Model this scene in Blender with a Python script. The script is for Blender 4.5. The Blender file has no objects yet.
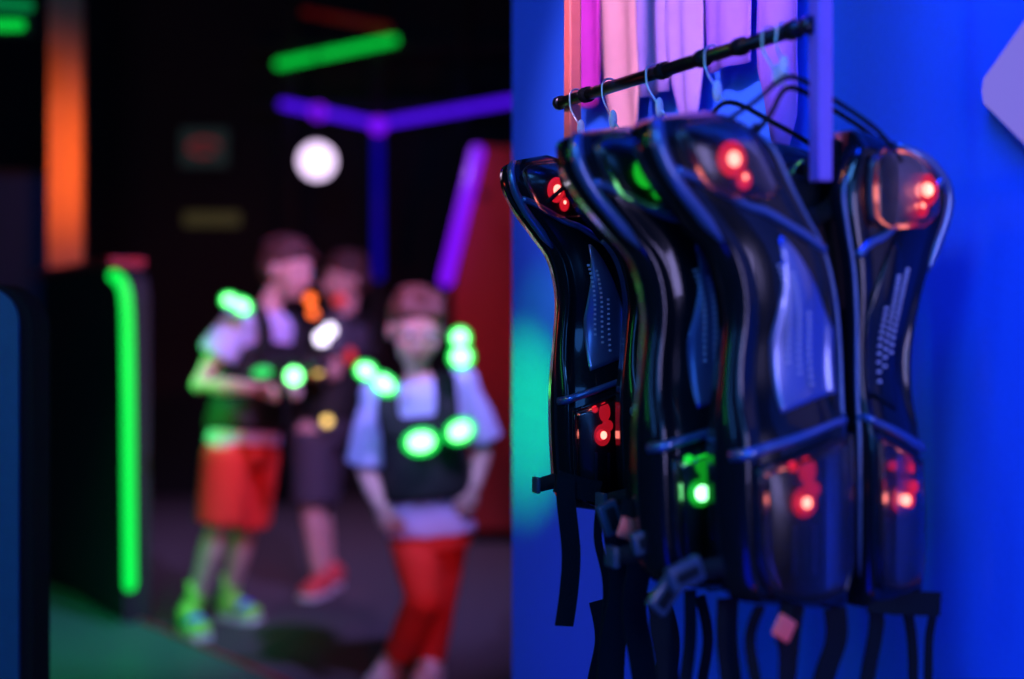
import bpy, bmesh, math, random
from mathutils import Vector as V, Matrix, noise
random.seed(7)
C = bpy.context.scene.collection
SC = bpy.context.scene
F = 1422.2
CAMZ = 1.0

# ------------------------------------------------------------------ camera
cam = bpy.data.cameras.new('camera'); camo = bpy.data.objects.new('camera', cam); C.objects.link(camo)
camo.location = (0, 0, CAMZ); camo.rotation_euler = (math.pi/2, 0, 0)
cam.sensor_width = 36; cam.lens = 50; cam.clip_start = 0.05
cam.dof.use_dof = True; cam.dof.focus_distance = 1.76; cam.dof.aperture_fstop = 1.6
SC.camera = camo
SC.view_settings.view_transform = 'Standard'; SC.view_settings.look = 'None'
SC.view_settings.exposure = 0; SC.view_settings.gamma = 1; SC.view_settings.use_curve_mapping = False
w = bpy.data.worlds.new('world'); SC.world = w; w.use_nodes = True
w.node_tree.nodes['Background'].inputs[0].default_value = (0.02, 0.05, 0.12, 1)
w.node_tree.nodes['Background'].inputs[1].default_value = 0.02

# ------------------------------------------------------------------ geometry helpers
def at(px, py, d):
    return V(((px-512)/F*d, d, CAMZ+(339.5-py)/F*d))

# ------------------------------------------------------------------ lights, several of them unseen and added
def area(name, loc, target, size, energy, col, spread=180, sy=None):
    l = bpy.data.lights.new(name, 'AREA'); l.size = size; l.energy = energy; l.color = col
    l.spread = math.radians(spread)
    if sy: l.shape = 'RECTANGLE'; l.size_y = sy
    o = bpy.data.objects.new(name, l); C.objects.link(o); o.location = loc
    o.rotation_euler = (V(target)-V(loc)).to_track_quat('-Z', 'Y').to_euler(); return o
def spot(name, loc, target, energy, col, ang=40, blend=1.0, r=0.03):
    l = bpy.data.lights.new(name, 'SPOT'); l.energy = energy; l.color = col
    l.spot_size = math.radians(ang); l.spot_blend = blend; l.shadow_soft_size = r
    o = bpy.data.objects.new(name, l); C.objects.link(o); o.location = loc
    o.rotation_euler = (V(target)-V(loc)).to_track_quat('-Z', 'Y').to_euler(); return o

# wall wash
spot('wall_wash_azure', (0.22, 1.05, 2.0), (0.54, 1.50, 1.02), 38, (0.0, 0.035, 1.0), 66, 1, 0.15)
spot('wall_wash_blue', (0.05, 0.9, 0.55), (0.55, 1.50, 0.80), 5, (0.0, 0.01, 1.0), 110, 1, 0.15)
spot('wall_wash_strip', (-0.55, 2.1, 1.9), (0.08, 2.40, 1.15), 4.5, (0.0, 0.0, 1.0), 90, 1, 0.1)
spot('wall_wash_low', (-0.45, 1.9, 0.25), (0.15, 2.3, 0.7), 4, (0.0, 0.0, 1.0), 100, 1, 0.1)
spot('wall_green_glow', (-0.35, 2.2, 0.95), (0.02, 2.50, 0.865), 30, (0.0, 1.0, 0.06), 46, 1, 0.01)
spot('wall_cyan_glow', (-0.35, 2.1, 1.1), (0.05, 2.45, 1.04), 3.2, (0.0, 1.0, 0.3), 26, 1, 0.01)
# unseen area lights added for coloured highlights on the shiny vests
area('added_blue_top', (-0.5, -0.3, 2.3), (0.2, 1.5, 1.0), 0.5, 22, (0.08, 0.32, 1.0))
area('added_blue_side', (-1.2, 0.3, 1.5), (0.2, 1.5, 1.0), 0.14, 3.5, (0.06, 0.28, 1.0), 180, 0.9)
area('added_violet_side', (0.80, 0.12, 1.04), (0.30, 1.38, 1.0), 0.26, 6.5, (0.46, 0.40, 1.0), 180, 0.60)
area('added_blue_rear', (0.42, -0.65, 1.35), (0.25, 1.4, 1.0), 0.6, 9, (0.05, 0.26, 1.0), 180, 1.0)
area('added_green_side', (-1.9, 0.9, 1.9), (0.1, 1.6, 1.0), 0.08, 3.5, (0.05, 1.0, 0.2), 180, 1.4)
spot('wall_lilac_glow', (-0.3, 2.0, 1.15), (0.075, 2.40, 1.06), 1.6, (1.0, 0.35, 0.6), 15, 1, 0.01)  # added spot standing in for a lilac reflection on the wall
area('added_orange_side', (-1.2, 1.0, 2.2), (0.15, 1.5, 1.15), 0.12, 2.5, (1.0, 0.32, 0.04))
area('added_red_side', (-1.1, 2.3, 0.8), (0.1, 1.7, 1.0), 0.08, 2.0, (1.0, 0.10, 0.05), 180, 0.8)
spot('banner_pink_spot', (-0.30, 1.2, 1.9), (0.20, 2.0, 1.48), 75, (0.9, 0.50, 1.0), 36, 0.6)  # unseen spot added to brighten the cloth strips
# unseen spots for the play floor, some added to brighten single garments
spot('arena_violet', (0.5, 2.9, 2.9), (-0.6, 4.7, 0.9), 480, (0.42, 0.30, 1.0), 48)
spot('arena_red', (-0.15, 2.9, 1.7), (-0.70, 4.6, 1.15), 85, (1.0, 0.09, 0.16), 46)
spot('shorts_red_fill', (-0.5, 3.4, 0.9), (-0.93, 4.85, 0.58), 14, (1.0, 0.05, 0.04), 24, 0.8)  # added fill for the left child's shorts
spot('trousers_red_fill', (-0.05, 2.9, 0.6), (-0.25, 4.1, 0.24), 14, (1.0, 0.05, 0.04), 30, 0.8)  # added fill for the front child's trousers
spot('sleeve_violet_fill', (-1.3, 2.2, 1.9), (-0.42, 4.1, 0.80), 190, (0.30, 0.30, 1.0), 20)  # added fill for the front child's dark sleeve
spot('arena_green', (-2.6, 3.9, 1.3), (-1.05, 4.80, 0.84), 330, (0.02, 1.0, 0.10), 15)
spot('arena_green_low', (-1.9, 3.9, 0.95), (-1.1, 4.95, 0.1), 14, (0.03, 1.0, 0.12), 30)
spot('platform_green', (-1.0, 3.6, 1.9), (-1.45, 4.7, 0), 60, (0.0, 1.0, 0.25), 50)
spot('floor_violet', (-0.8, 6.9, 3.0), (-0.9, 7.2, 0), 140, (0.75, 0.42, 1.0), 95)
spot('column_orange', (-1.70, 5.45, 1.72), (-1.90, 6.0, 1.76), 16, (1.0, 0.20, 0.01), 95, 1)
spot('red_wall_lamp', (0.0, 5.0, 1.1), (0.0, 6.9, 1.35), 20, (1.0, 0.05, 0.04), 60)

# ------------------------------------------------------------------ materials
def mat(name, col, rough=0.5, metal=0.0, coat=0.0, bump=0.0, bscale=60, emis=None, es=0, var=0.12, spec=0.5):
    m = bpy.data.materials.new(name); m.use_nodes = True
    nt = m.node_tree; b = nt.nodes['Principled BSDF']
    b.inputs['Roughness'].default_value = rough; b.inputs['Metallic'].default_value = metal
    b.inputs['Coat Weight'].default_value = coat; b.inputs['Specular IOR Level'].default_value = spec
    tc = nt.nodes.new('ShaderNodeTexCoord'); n = nt.nodes.new('ShaderNodeTexNoise')
    n.inputs['Scale'].default_value = bscale; n.inputs['Detail'].default_value = 3
    nt.links.new(tc.outputs['Object'], n.inputs['Vector'])
    r = nt.nodes.new('ShaderNodeValToRGB')
    r.color_ramp.elements[0].color = tuple(c*(1-var) for c in col)+(1,)
    r.color_ramp.elements[1].color = tuple(min(1, c*(1+var)) for c in col)+(1,)
    nt.links.new(n.outputs['Fac'], r.inputs['Fac']); nt.links.new(r.outputs['Color'], b.inputs['Base Color'])
    if bump:
        bp = nt.nodes.new('ShaderNodeBump'); bp.inputs['Strength'].default_value = bump; bp.inputs['Distance'].default_value = 0.004
        nt.links.new(n.outputs['Fac'], bp.inputs['Height']); nt.links.new(bp.outputs['Normal'], b.inputs['Normal'])
    if emis:
        b.inputs['Emission Color'].default_value = tuple(emis)+(1,); b.inputs['Emission Strength'].default_value = es
    return m
def emit(name, col, s):
    return mat(name, (0.02, 0.02, 0.02), 0.4, emis=col, es=s)
def smoked(name, tint, alpha_mix=0.65):
    m = bpy.data.materials.new(name); m.use_nodes = True; nt = m.node_tree
    out = nt.nodes['Material Output']; nt.nodes.remove(nt.nodes['Principled BSDF'])
    t = nt.nodes.new('ShaderNodeBsdfTransparent'); t.inputs[0].default_value = tuple(tint)+(1,)
    g = nt.nodes.new('ShaderNodeBsdfGlossy'); g.inputs['Roughness'].default_value = 0.2
    fr = nt.nodes.new('ShaderNodeFresnel'); fr.inputs[0].default_value = 1.5
    mx = nt.nodes.new('ShaderNodeMixShader'); nt.links.new(fr.outputs[0], mx.inputs[0])
    nt.links.new(t.outputs[0], mx.inputs[1]); nt.links.new(g.outputs[0], mx.inputs[2]); nt.links.new(mx.outputs[0], out.inputs[0])
    return m
M = dict(
    wall=mat('wall_paint', (0.02, 0.17, 0.92), 0.7, bump=0.08, bscale=120, var=0.04),
    dark=mat('black_wall_paint', (0.02, 0.02, 0.025), 0.8, bump=0.1),
    floor=mat('arena_carpet', (0.07, 0.055, 0.065), 0.85, bump=0.3, bscale=40, var=0.25),
    ceil=mat('ceiling_paint', (0.01, 0.01, 0.01), 0.9),
    plastic=mat('black_gloss_plastic', (0.004, 0.006, 0.009), 0.20, spec=0.3, coat=0.45, bump=0.02, bscale=25),
    plate=mat('smooth_navy_plastic', (0.20, 0.24, 0.46), 0.30, coat=0.8, bump=0.02, bscale=14),
    rim=mat('rim_plastic', (0.08, 0.16, 0.36), 0.30, coat=0.6),
    fabric=mat('black_padded_fabric', (0.005, 0.006, 0.008), 0.85, spec=0.2, bump=0.5, bscale=300),
    web=mat('black_webbing', (0.006, 0.010, 0.013), 0.75, bump=0.5, bscale=400, spec=0.15),
    buckle=mat('buckle_plastic', (0.04, 0.07, 0.10), 0.3, coat=0.4),
    dot=mat('pale_print', (0.55, 0.5, 0.62), 0.6),
    steel=mat('dark_steel', (0.04, 0.04, 0.05), 0.3, metal=0.9),
    chrome=mat('pale_steel', (0.6, 0.6, 0.62), 0.28, metal=0.9),
    paper=mat('white_tag', (0.75, 0.72, 0.75), 0.7),
    glass=smoked('smoked_lens', (0.62, 0.62, 0.66)),
    inner=mat('housing_interior', (0.03, 0.026, 0.034), 0.35, coat=0.4, bump=0.3, bscale=90, var=0.4),
    redglow=emit('red_diode_glow', (1.0, 0.012, 0.03), 1.0),  # emissive colour for the red bloom round a diode
    redled=emit('lit_red_diode', (1.0, 0.22, 0.16), 6.0),
    grnglow=emit('green_diode_glow', (0.01, 0.75, 0.03), 1.0),  # emissive colour for the green bloom round a diode
    grnled=emit('lit_green_diode', (0.25, 1.0, 0.35), 6.0),
    kgreen=emit('vest_green_light', (0.16, 1.0, 0.24), 7.0), khalo=emit('vest_green_halo', (0.0, 0.9, 0.08), 1.3),
    neong=emit('green_neon', (0.0, 0.85, 0.07), 1.3),
    neong2=emit('green_neon_dim', (0.0, 0.65, 0.05), 1.0),
    neonb=emit('violet_neon', (0.07, 0.004, 0.8), 1.3),
    neonv=emit('purple_neon', (0.20, 0.005, 0.9), 1.2),
    neonb2=emit('blue_neon_dim', (0.005, 0.0, 0.75), 0.32),
    moon=emit('lilac_globe', (0.88, 0.66, 1.0), 1.9),
    lilaclamp=emit('lilac_lamp', (0.28, 0.22, 1.0), 0.70),
    skin=mat('skin', (0.66, 0.40, 0.34), 0.55, bscale=20, var=0.08),
    hair=mat('brown_hair', (0.12, 0.05, 0.035), 0.6, bump=0.6, bscale=120),
    hair2=mat('dark_hair', (0.08, 0.03, 0.026), 0.6, bump=0.6, bscale=120),
    shirt=mat('pale_cotton', (0.58, 0.56, 0.95), 0.8, bump=0.2, bscale=60),
    red=mat('red_cotton', (0.80, 0.035, 0.02), 0.8, bump=0.2, bscale=50),
    grey=mat('grey_cotton', (0.06, 0.055, 0.08), 0.8),
    vest=mat('black_vest_cloth', (0.008, 0.009, 0.010), 0.7, bump=0.3),
    shoeg=mat('lime_shoe', (0.30, 0.85, 0.10), 0.5), shoeb=mat('blue_shoe', (0.03, 0.08, 0.75), 0.5),
    shoew=mat('white_shoe', (0.75, 0.7, 0.72), 0.5), shoer=mat('red_shoe', (0.8, 0.08, 0.08), 0.5),
    sole=mat('white_sole', (0.7, 0.7, 0.7), 0.5),
    eye=mat('eye_white', (0.8, 0.8, 0.8), 0.2), iris=mat('iris', (0.04, 0.02, 0.01), 0.2), lip=mat('lip', (0.5, 0.14, 0.12), 0.5),
    gun=mat('blaster_plastic', (0.02, 0.02, 0.024), 0.35, coat=0.3),
    column=mat('column_paint', (0.9, 0.45, 0.25), 0.6),
    redwall=mat('red_panel_paint', (0.62, 0.05, 0.04), 0.6),
    redcap=mat('red_cap_paint', (0.6, 0.04, 0.05), 0.45),
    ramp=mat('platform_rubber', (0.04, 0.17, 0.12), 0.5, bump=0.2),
    navy=mat('navy_board', (0.02, 0.05, 0.14), 0.45),
    teal=mat('navy_panel', (0.012, 0.09, 0.20), 0.5, bump=0.15),
)
MAGENTA = mat('magenta_cloth', (0.62, 0.03, 0.45), 0.7, bump=0.3, bscale=30)
PINK = mat('pale_pink_cloth', (0.80, 0.40, 0.42), 0.7, bump=0.3, bscale=30)
LILAC = mat('lilac_cloth', (0.40, 0.24, 0.70), 0.7, bump=0.3, bscale=30)
VIOLET = mat('violet_cloth', (0.30, 0.15, 0.9), 0.7, bump=0.3, bscale=30)
ORANGE = mat('orange_post_paint', (0.70, 0.16, 0.12), 0.35)
PURPLEP = mat('purple_post_paint', (0.30, 0.16, 0.62), 0.2, coat=0.5)

for k, (ior, met, sp) in dict(plastic=(1.5, 0.0, .5), plate=(1.6, 0.75, .5), rim=(1.7, 0.6, .5)).items():
    b = M[k].node_tree.nodes['Principled BSDF']; b.inputs['Coat IOR'].default_value = ior; b.inputs['Metallic'].default_value = met
# ------------------------------------------------------------------ object helpers
def obj(name, bm, m, parent=None, smooth=True, inv=None):
    bmesh.ops.recalc_face_normals(bm, faces=bm.faces)
    me = bpy.data.meshes.new(name)
    if inv is not None: bm.transform(inv)
    bm.to_mesh(me); bm.free()
    if smooth:
        for p in me.polygons: p.use_smooth = True
    me.materials.append(m)
    o = bpy.data.objects.new(name, me); C.objects.link(o)
    if parent: o.parent = parent
    if smooth and len(me.polygons) < 200: pass
    return o
def tag(o, label=None, cat=None, group=None, kind=None):
    if label: o['label'] = label
    if cat: o['category'] = cat
    if group: o['group'] = group
    if kind: o['kind'] = kind
    return o
def empty(name, loc, rz=0):
    o = bpy.data.objects.new(name, None); C.objects.link(o); o.location = loc; o.rotation_euler = (0, 0, rz)
    o.empty_display_size = 0.05; return o
def inv_of(o):
    return (Matrix.Translation(o.location) @ o.rotation_euler.to_matrix().to_4x4()).inverted()
def copy_tree(o, parent=None):
    c = o.copy(); C.objects.link(c); c.parent = parent
    for ch in list(o.children): copy_tree(ch, c)
    return c

def box(bm, c, s, bev=0.0, rot=None):
    m = Matrix.Translation(c)
    if rot is not None: m = m @ rot.to_4x4()
    r = bmesh.ops.create_cube(bm, size=1, matrix=m @ Matrix.Diagonal((s[0], s[1], s[2], 1)))
    if bev:
        es = list({e for v in r['verts'] for e in v.link_edges})
        bmesh.ops.bevel(bm, geom=es, offset=bev, segments=3, affect='EDGES', profile=0.5)
def ell(bm, c, r, rot=None, seg=20):
    m = Matrix.Translation(c)
    if rot is not None: m = m @ rot.to_4x4()
    bmesh.ops.create_uvsphere(bm, u_segments=seg, v_segments=seg//2+2, radius=1, matrix=m @ Matrix.Diagonal((r[0], r[1], r[2], 1)))
def rings(bm, rs, cap=True, close=False):
    vs = [[bm.verts.new(p) for p in r] for r in rs]
    n = len(vs[0])
    for i in range(len(vs)-1):
        for j in range(n):
            bm.faces.new((vs[i][j], vs[i][(j+1) % n], vs[i+1][(j+1) % n], vs[i+1][j]))
    if close:
        for j in range(n): bm.faces.new((vs[-1][j], vs[-1][(j+1) % n], vs[0][(j+1) % n], vs[0][j]))
    elif cap:
        bm.faces.new(vs[0][::-1]); bm.faces.new(vs[-1])
def cr(pts, n):   # catmull-rom resample; pts tuples of any length
    out = []; k = len(pts)
    for i in range(n):
        t = i/(n-1)*(k-1); a = min(int(t), k-2); f = t-a
        p = [pts[max(0, min(k-1, a+j))] for j in (-1, 0, 1, 2)]
        out.append(tuple(0.5*((2*p[1][q])+(-p[0][q]+p[2][q])*f+(2*p[0][q]-5*p[1][q]+4*p[2][q]-p[3][q])*f*f+(-p[0][q]+3*p[1][q]-3*p[2][q]+p[3][q])*f**3) for q in range(len(p[1]))))
    return out
def tube(bm, pts, r, seg=10, cap=True):
    pts = [V(p) for p in pts]; rs = []; rad = r if isinstance(r, (list, tuple)) else [r]*len(pts)
    prev = None
    for i, p in enumerate(pts):
        t = (pts[min(i+1, len(pts)-1)]-pts[max(i-1, 0)]).normalized()
        if prev is None:
            a = t.cross(V((0, 0, 1)));
            if a.length < 0.1: a = t.cross(V((1, 0, 0)))
            a.normalize()
        else: a = (prev-t*prev.dot(t)).normalized()
        prev = a; b = t.cross(a)
        rs.append([p+(a*math.cos(q)+b*math.sin(q))*rad[i] for q in [2*math.pi*k/seg for k in range(seg)]])
    rings(bm, rs, cap)
def limb(bm, pts, rad, seg=14, sphere=True):
    tube(bm, pts, rad, seg)
    if sphere:
        for p, r in zip(pts, rad): ell(bm, p, (r, r, r), seg=14)
def ribbon(bm, pts, wdir, width, th=0.002, n=28):
    pts = [V(p) for p in cr([tuple(p) for p in pts], n)]; wd = V(wdir).normalized(); rs = []
    for i, p in enumerate(pts):
        t = (pts[min(i+1, n-1)]-pts[max(i-1, 0)]).normalized()
        ww = (wd-t*wd.dot(t)).normalized(); nn = t.cross(ww)
        rs.append([p+ww*width/2+nn*th/2, p-ww*width/2+nn*th/2, p-ww*width/2-nn*th/2, p+ww*width/2-nn*th/2])
    rings(bm, rs)
def remesh(o, vox, sm=4):
    m = o.modifiers.new('remesh', 'REMESH'); m.mode = 'VOXEL'; m.voxel_size = vox; m.use_smooth_shade = True
    s = o.modifiers.new('smooth', 'SMOOTH'); s.factor = 0.6; s.iterations = sm
def struct(name, bm, m, parent=None):
    o = obj(name, bm, m, parent, smooth=False); o['kind'] = 'structure'; return o
def slab(bm, p0, p1, z0, z1, th, side):   # vertical slab from p0 to p1 (xy), thickness along side
    s = V((side[0], side[1])).normalized()*th
    q = [(p0[0], p0[1]), (p1[0], p1[1]), (p1[0]+s.x, p1[1]+s.y), (p0[0]+s.x, p0[1]+s.y)]
    rings(bm, [[(x, y, z0) for x, y in q], [(x, y, z1) for x, y in q]])

# ------------------------------------------------------------------ the setting
RD = V((0.446, -0.895, 0)); UD = V((0.895, 0.446, 0)); ANG = math.atan2(0.446, 0.895)
CEIL = 3.25
bm = bmesh.new(); box(bm, (0.5, 4.0, -0.05), (9.2, 10.4, 0.1)); struct('floor', bm, M['floor'])
bm = bmesh.new(); box(bm, (0.5, 4.0, CEIL+0.05), (9.2, 10.4, 0.1)); struct('ceiling', bm, M['ceil'])
bm = bmesh.new(); box(bm, (0.5, 9.15, CEIL/2), (9.0, 0.1, CEIL)); struct('wall_back', bm, M['dark'])
bm = bmesh.new(); box(bm, (-4.05, 4.0, CEIL/2), (0.1, 10.2, CEIL)); struct('wall_left', bm, M['dark'])
bm = bmesh.new(); box(bm, (0.5, -1.15, CEIL/2), (9.2, 0.1, CEIL)); struct('wall_front', bm, M['dark'])
WL = V((0.0, 2.55, 0)); 
def wallpt(t, z, off=0): p = WL+RD*t-UD*off; return V((p.x, p.y, z))
bm = bmesh.new(); a = wallpt(0, 0); b = wallpt(2.3, 0); slab(bm, (a.x, a.y), (b.x, b.y), 0, CEIL, 0.12, (UD.x, UD.y)); struct('wall_right', bm, M['wall'])
def wall_t(px, off=0):  # wall parameter seen at pixel column
    r = (px-512)/F; return (r*(2.55-0.446*off)+0.895*off)/(0.446+0.895*r)

# ------------------------------------------------------------------ hanging rail and its posts
RL = V((0.063, 1.862, CAMZ+0.3097))
def rail(s): return RL+RD*s
root = empty('hanging_rail', (rail(0.27).x, rail(0.27).y, 0.98+0.1))
iv = inv_of(root)
bm = bmesh.new(); tube(bm, [rail(0.0), rail(0.2), rail(0.512)], 0.0075, 16); obj('rail_tube', bm, M['steel'], root, inv=iv)
for s, m, nm, lo in ((0.012, ORANGE, 'red post', 1.12), (0.518, PURPLEP, 'glossy purple post', 1.155)):
    p = rail(s)+UD*0.012
    bm = bmesh.new(); box(bm, (p.x, p.y, (lo+CEIL)/2), (0.018, 0.018, CEIL-lo), 0.003, Matrix.Rotation(ANG, 3, 'Z')); o = obj('post', bm, m, root, False, iv); o['label'] = nm
    bm = bmesh.new(); box(bm, (p.x, p.y, CEIL-0.004), (0.06, 0.06, 0.008), 0.002); obj('ceiling_plate', bm, M['steel'], root, False, iv)
for s in (0.0, 0.514):
    bm = bmesh.new(); tube(bm, [rail(s-0.005), rail(s+0.005)], 0.009, 16); obj('end_cap', bm, M['steel'], root, inv=iv)
for s in (0.07, 0.25, 0.33, 0.40, 0.49):
    bm = bmesh.new(); tube(bm, [rail(s-0.006), rail(s+0.006)], 0.0098, 16); obj('collar', bm, M['fabric'], root, inv=iv)
tag(root, 'dark metal hanging rail on two ceiling posts carrying the black vests', 'rail')
# black cable behind the right post
bm = bmesh.new(); pts = cr([tuple(at(x, y, 1.50)) for x, y in ((812, -620), (813, -60), (816, 20), (822, 90), (827, 140), (834, 185), (845, 215), (850, 260))], 40)
tube(bm, pts, 0.0035); tag(obj('cable', bm, M['fabric']), 'thick black cable hanging down beside the purple post', 'cable')

# ------------------------------------------------------------------ cloth banner strips against the wall
def strip(px0, px1, ybot, m, taper, label, seed, off=0.03):
    t0, t1 = wall_t(px0, off), wall_t(px1, off); tm = (t0+t1)/2; d = wallpt(tm, 0).y
    zb = CAMZ+(339.5-ybot)/F*d; zt = CEIL-0.05; wd = abs(t1-t0)
    bm = bmesh.new(); n = 44; k = 10; g = []
    for i in range(n+1):
        f = i/n; z = zt+(zb-zt)*f**0.8
        near = max(0, min(1, (z-zb)/0.12)); sc = 1-taper*(1-near)**1.3
        row = []
        for j in range(k+1):
            a = (j/k-0.5)*sc*wd
            row.append(wallpt(tm+a+taper*0.25*wd*(1-near), z, off+0.006*math.sin(a/wd*9+seed+z*2)+0.004*math.sin(z*7+seed)))
        g.append(row)
    def lay(dy): return [[bm.verts.new(p-UD*dy) for p in r] for r in g]
    A, B = lay(0), lay(0.002)
    for i in range(n):
        for j in range(k):
            bm.faces.new((A[i][j], A[i][j+1], A[i+1][j+1], A[i+1][j])); bm.faces.new((B[i][j], B[i+1][j], B[i+1][j+1], B[i][j+1]))
        for j in (0, k): bm.faces.new((A[i][j], B[i][j], B[i+1][j], A[i+1][j]))
    for i in (0, n):
        for j in range(k): bm.faces.new((A[i][j], A[i][j+1], B[i][j+1], B[i][j]))
    tag(obj('cloth_strip', bm, m), label, 'banner', 'cloth strips hanging behind the rail')
strip(574, 601, 108, MAGENTA, 0.1, 'narrow magenta cloth strip, leftmost behind the rail', 1)
strip(604, 641, 150, PINK, 0.55, 'pale pink cloth strip beside the magenta strip', 2)
strip(642, 669, 96, LILAC, 0.1, 'narrow lilac cloth strip right of the pale pink one', 3)
strip(671, 703, 128, LILAC, 0.45, 'lilac cloth strip in the middle, ending just under the rail', 4)
strip(706, 752, 70, VIOLET, 0.1, 'short violet cloth strip ending above the rail', 5)
strip(754, 800, 150, VIOLET, 0.75, 'violet cloth strip with a pointed end, rightmost beside the purple post', 6)
# violet strip seen low between the wall's edge and the vests
strip(522, 552, 395, LILAC, 0.6, 'long lilac strip hanging low left of the vests', 8, 0.012) if False else None

# lilac diamond lamp on the blue wall
t = 1.447; root = empty('diamond_lamp', wallpt(t, 1.24))
iv = inv_of(root); bm = bmesh.new(); bm2 = bmesh.new()
def diamond(bm, h, off0, off1, zc=1.262):
    r1 = []; 
    for off in (off0, off1):
        q = []
        for k in range(4):
            for e in range(5):
                th = math.pi/2*k+math.radians(-6+3*e); rr = h*(1-0.012*(e-2)**2/4)*(1/(abs(math.cos(math.radians(-6+3*e)))+abs(math.sin(math.radians(-6+3*e))))*1.0 if e in (0, 4) else (0.93, 0.945, 0.95, 0.945, 0.93)[e])
                q.append(wallpt(t, zc, off)+RD*math.cos(th)*rr*1.12+V((0, 0, math.sin(th)*rr)))
        r1.append(q)
    rings(bm, r1)
diamond(bm, 0.275, 0.0, 0.02); diamond(bm2, 0.270, 0.0205, 0.024)
obj('lamp_housing', bm, M['wall'], root, False, iv); obj('diffuser', bm2, M['lilaclamp'], root, False, iv)
tag(root, 'lilac glowing diamond lamp on the blue wall at the right edge', 'lamp')

# ------------------------------------------------------------------ laser tag vests
SB = 0.53                      # rail parameter of the nearest vest's front plane
BX, BY = 0.063+0.446*SB, 1.862-0.895*SB
UO, VO = 0.0, 0.26
def uv(px, py):
    r = (px-512)/F; u = (BY*r-BX)/(0.895-0.446*r); d = BY+0.446*u
    return u-UO, (339.5-py)/F*d+VO
Lrows = [((672,113),(727,106)),((652,124),(748,118)),((650,152),(770,142)),((668,186),(790,185)),((698,222),(806,218)),((724,258),(822,250)),
         ((735,310),(834,300)),((732,370),(840,360)),((726,440),(841,430)),((727,520),(841,510)),((733,582),(841,590)),((748,603),(840,608))]
Rrows = [((862,127),(884,134)),((845,158),(928,164)),((836,195),(950,190)),((840,230),(950,222)),((846,262),(938,265)),((850,300),(926,302)),
         ((852,350),(918,352)),((852,430),(916,432)),((852,510),(920,512)),((852,580),(920,584)),((855,606),(904,608))]
NR = 56
Lc = cr([uv(*a)+uv(*b) for a, b in Lrows], NR); Rc = cr([uv(*a)+uv(*b) for a, b in Rrows], NR)
def bend(v):           # shoulder rolls back
    return -0.030*max(0, (v-VO-0.175)/0.045)**2
def wrap(u, v):        # the lower body curves round the chest, the shoulder caps face forward
    k = 1/(1+math.exp((v-VO-0.11)/0.015)); return 0.9*(u-0.01)**2*(0.25+0.75*k)
def surf(rows, i, a, lift=0.0):      # point on the panel's front, a in 0..1
    r = rows[i]; u = r[0]+(r[2]-r[0])*a; v = r[1]+(r[3]-r[1])*a
    e = min(a, 1-a); dome = 0.015*(1-(2*a-1)**2)**0.55
    rimh = 0.006*math.exp(-((e-0.10)/0.05)**2)
    ends = min(1, min(i, NR-1-i)/4.0)
    ch = 0
    vv = v-VO
    waist = -0.010*math.exp(-((vv+0.02)/0.05)**2)       # dip between chest and pod
    pod = 0.010/(1+math.exp((vv+0.075)/0.008))          # pod stands forward
    w = (dome+rimh+pod*min(1, e/0.1)+waist*min(1, e/0.2))*(0.35+0.65*ends)+bend(v)-wrap(u, v)
    return V((u, -(w+lift), v))
def panel(rows, back=-0.026):
    bm = bmesh.new(); k = 22; rs = []
    for i in range(NR):
        front = [surf(rows, i, j/k) for j in range(k+1)]
        bk = []
        for j in range(k, -1, -1):
            p = surf(rows, i, j/k); b = bend(p.z)-wrap(p.x, p.z); inset = 0.04
            q = surf(rows, i, inset+(1-2*inset)*j/k); bk.append(V((q.x, -(back+b), q.z)))
        rs.append(front+bk)
    rings(bm, rs); return bm
def rimtube(rows, a, i0, i1, r=0.0042, lift=0.001):
    bm = bmesh.new(); pts = [surf(rows, i, a, lift) for i in range(i0, i1)]
    n = len(pts); tube(bm, pts, [r*min(1, 0.3+min(q, n-1-q)/4) for q in range(n)], 10); return bm
def patch(rows, i0, i1, a0, a1, lift, th=0.003, k=10, rnd=True, dome=0.0):
    bm = bmesh.new(); rs = []
    for i in range(i0, i1+1):
        f = (i-i0)/(i1-i0); c = 1
        if rnd:
            q = min(f, 1-f)*2; c = min(1, 0.55+0.45*(q/0.25)) if q < 0.25 else 1
        am = (a0+a1)/2; h = (a1-a0)/2*c; top = []; bot = []
        for j in range(k+1):
            x = (2*j/k-1); a = am+h*x; p = surf(rows, i, a)
            dm = dome*(1-x*x)*(1-(2*f-1)**2)
            top.append(p+V((0, -(lift+th+dm), 0))); bot.append(p+V((0, -lift, 0)))
        rs.append(top+bot[::-1])
    rings(bm, rs); return bm
def rowat(rows, v):   # row index nearest to height v (relative to camera height)
    return min(range(NR), key=lambda i: abs((rows[i][1]+rows[i][3])/2-VO-v))

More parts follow.
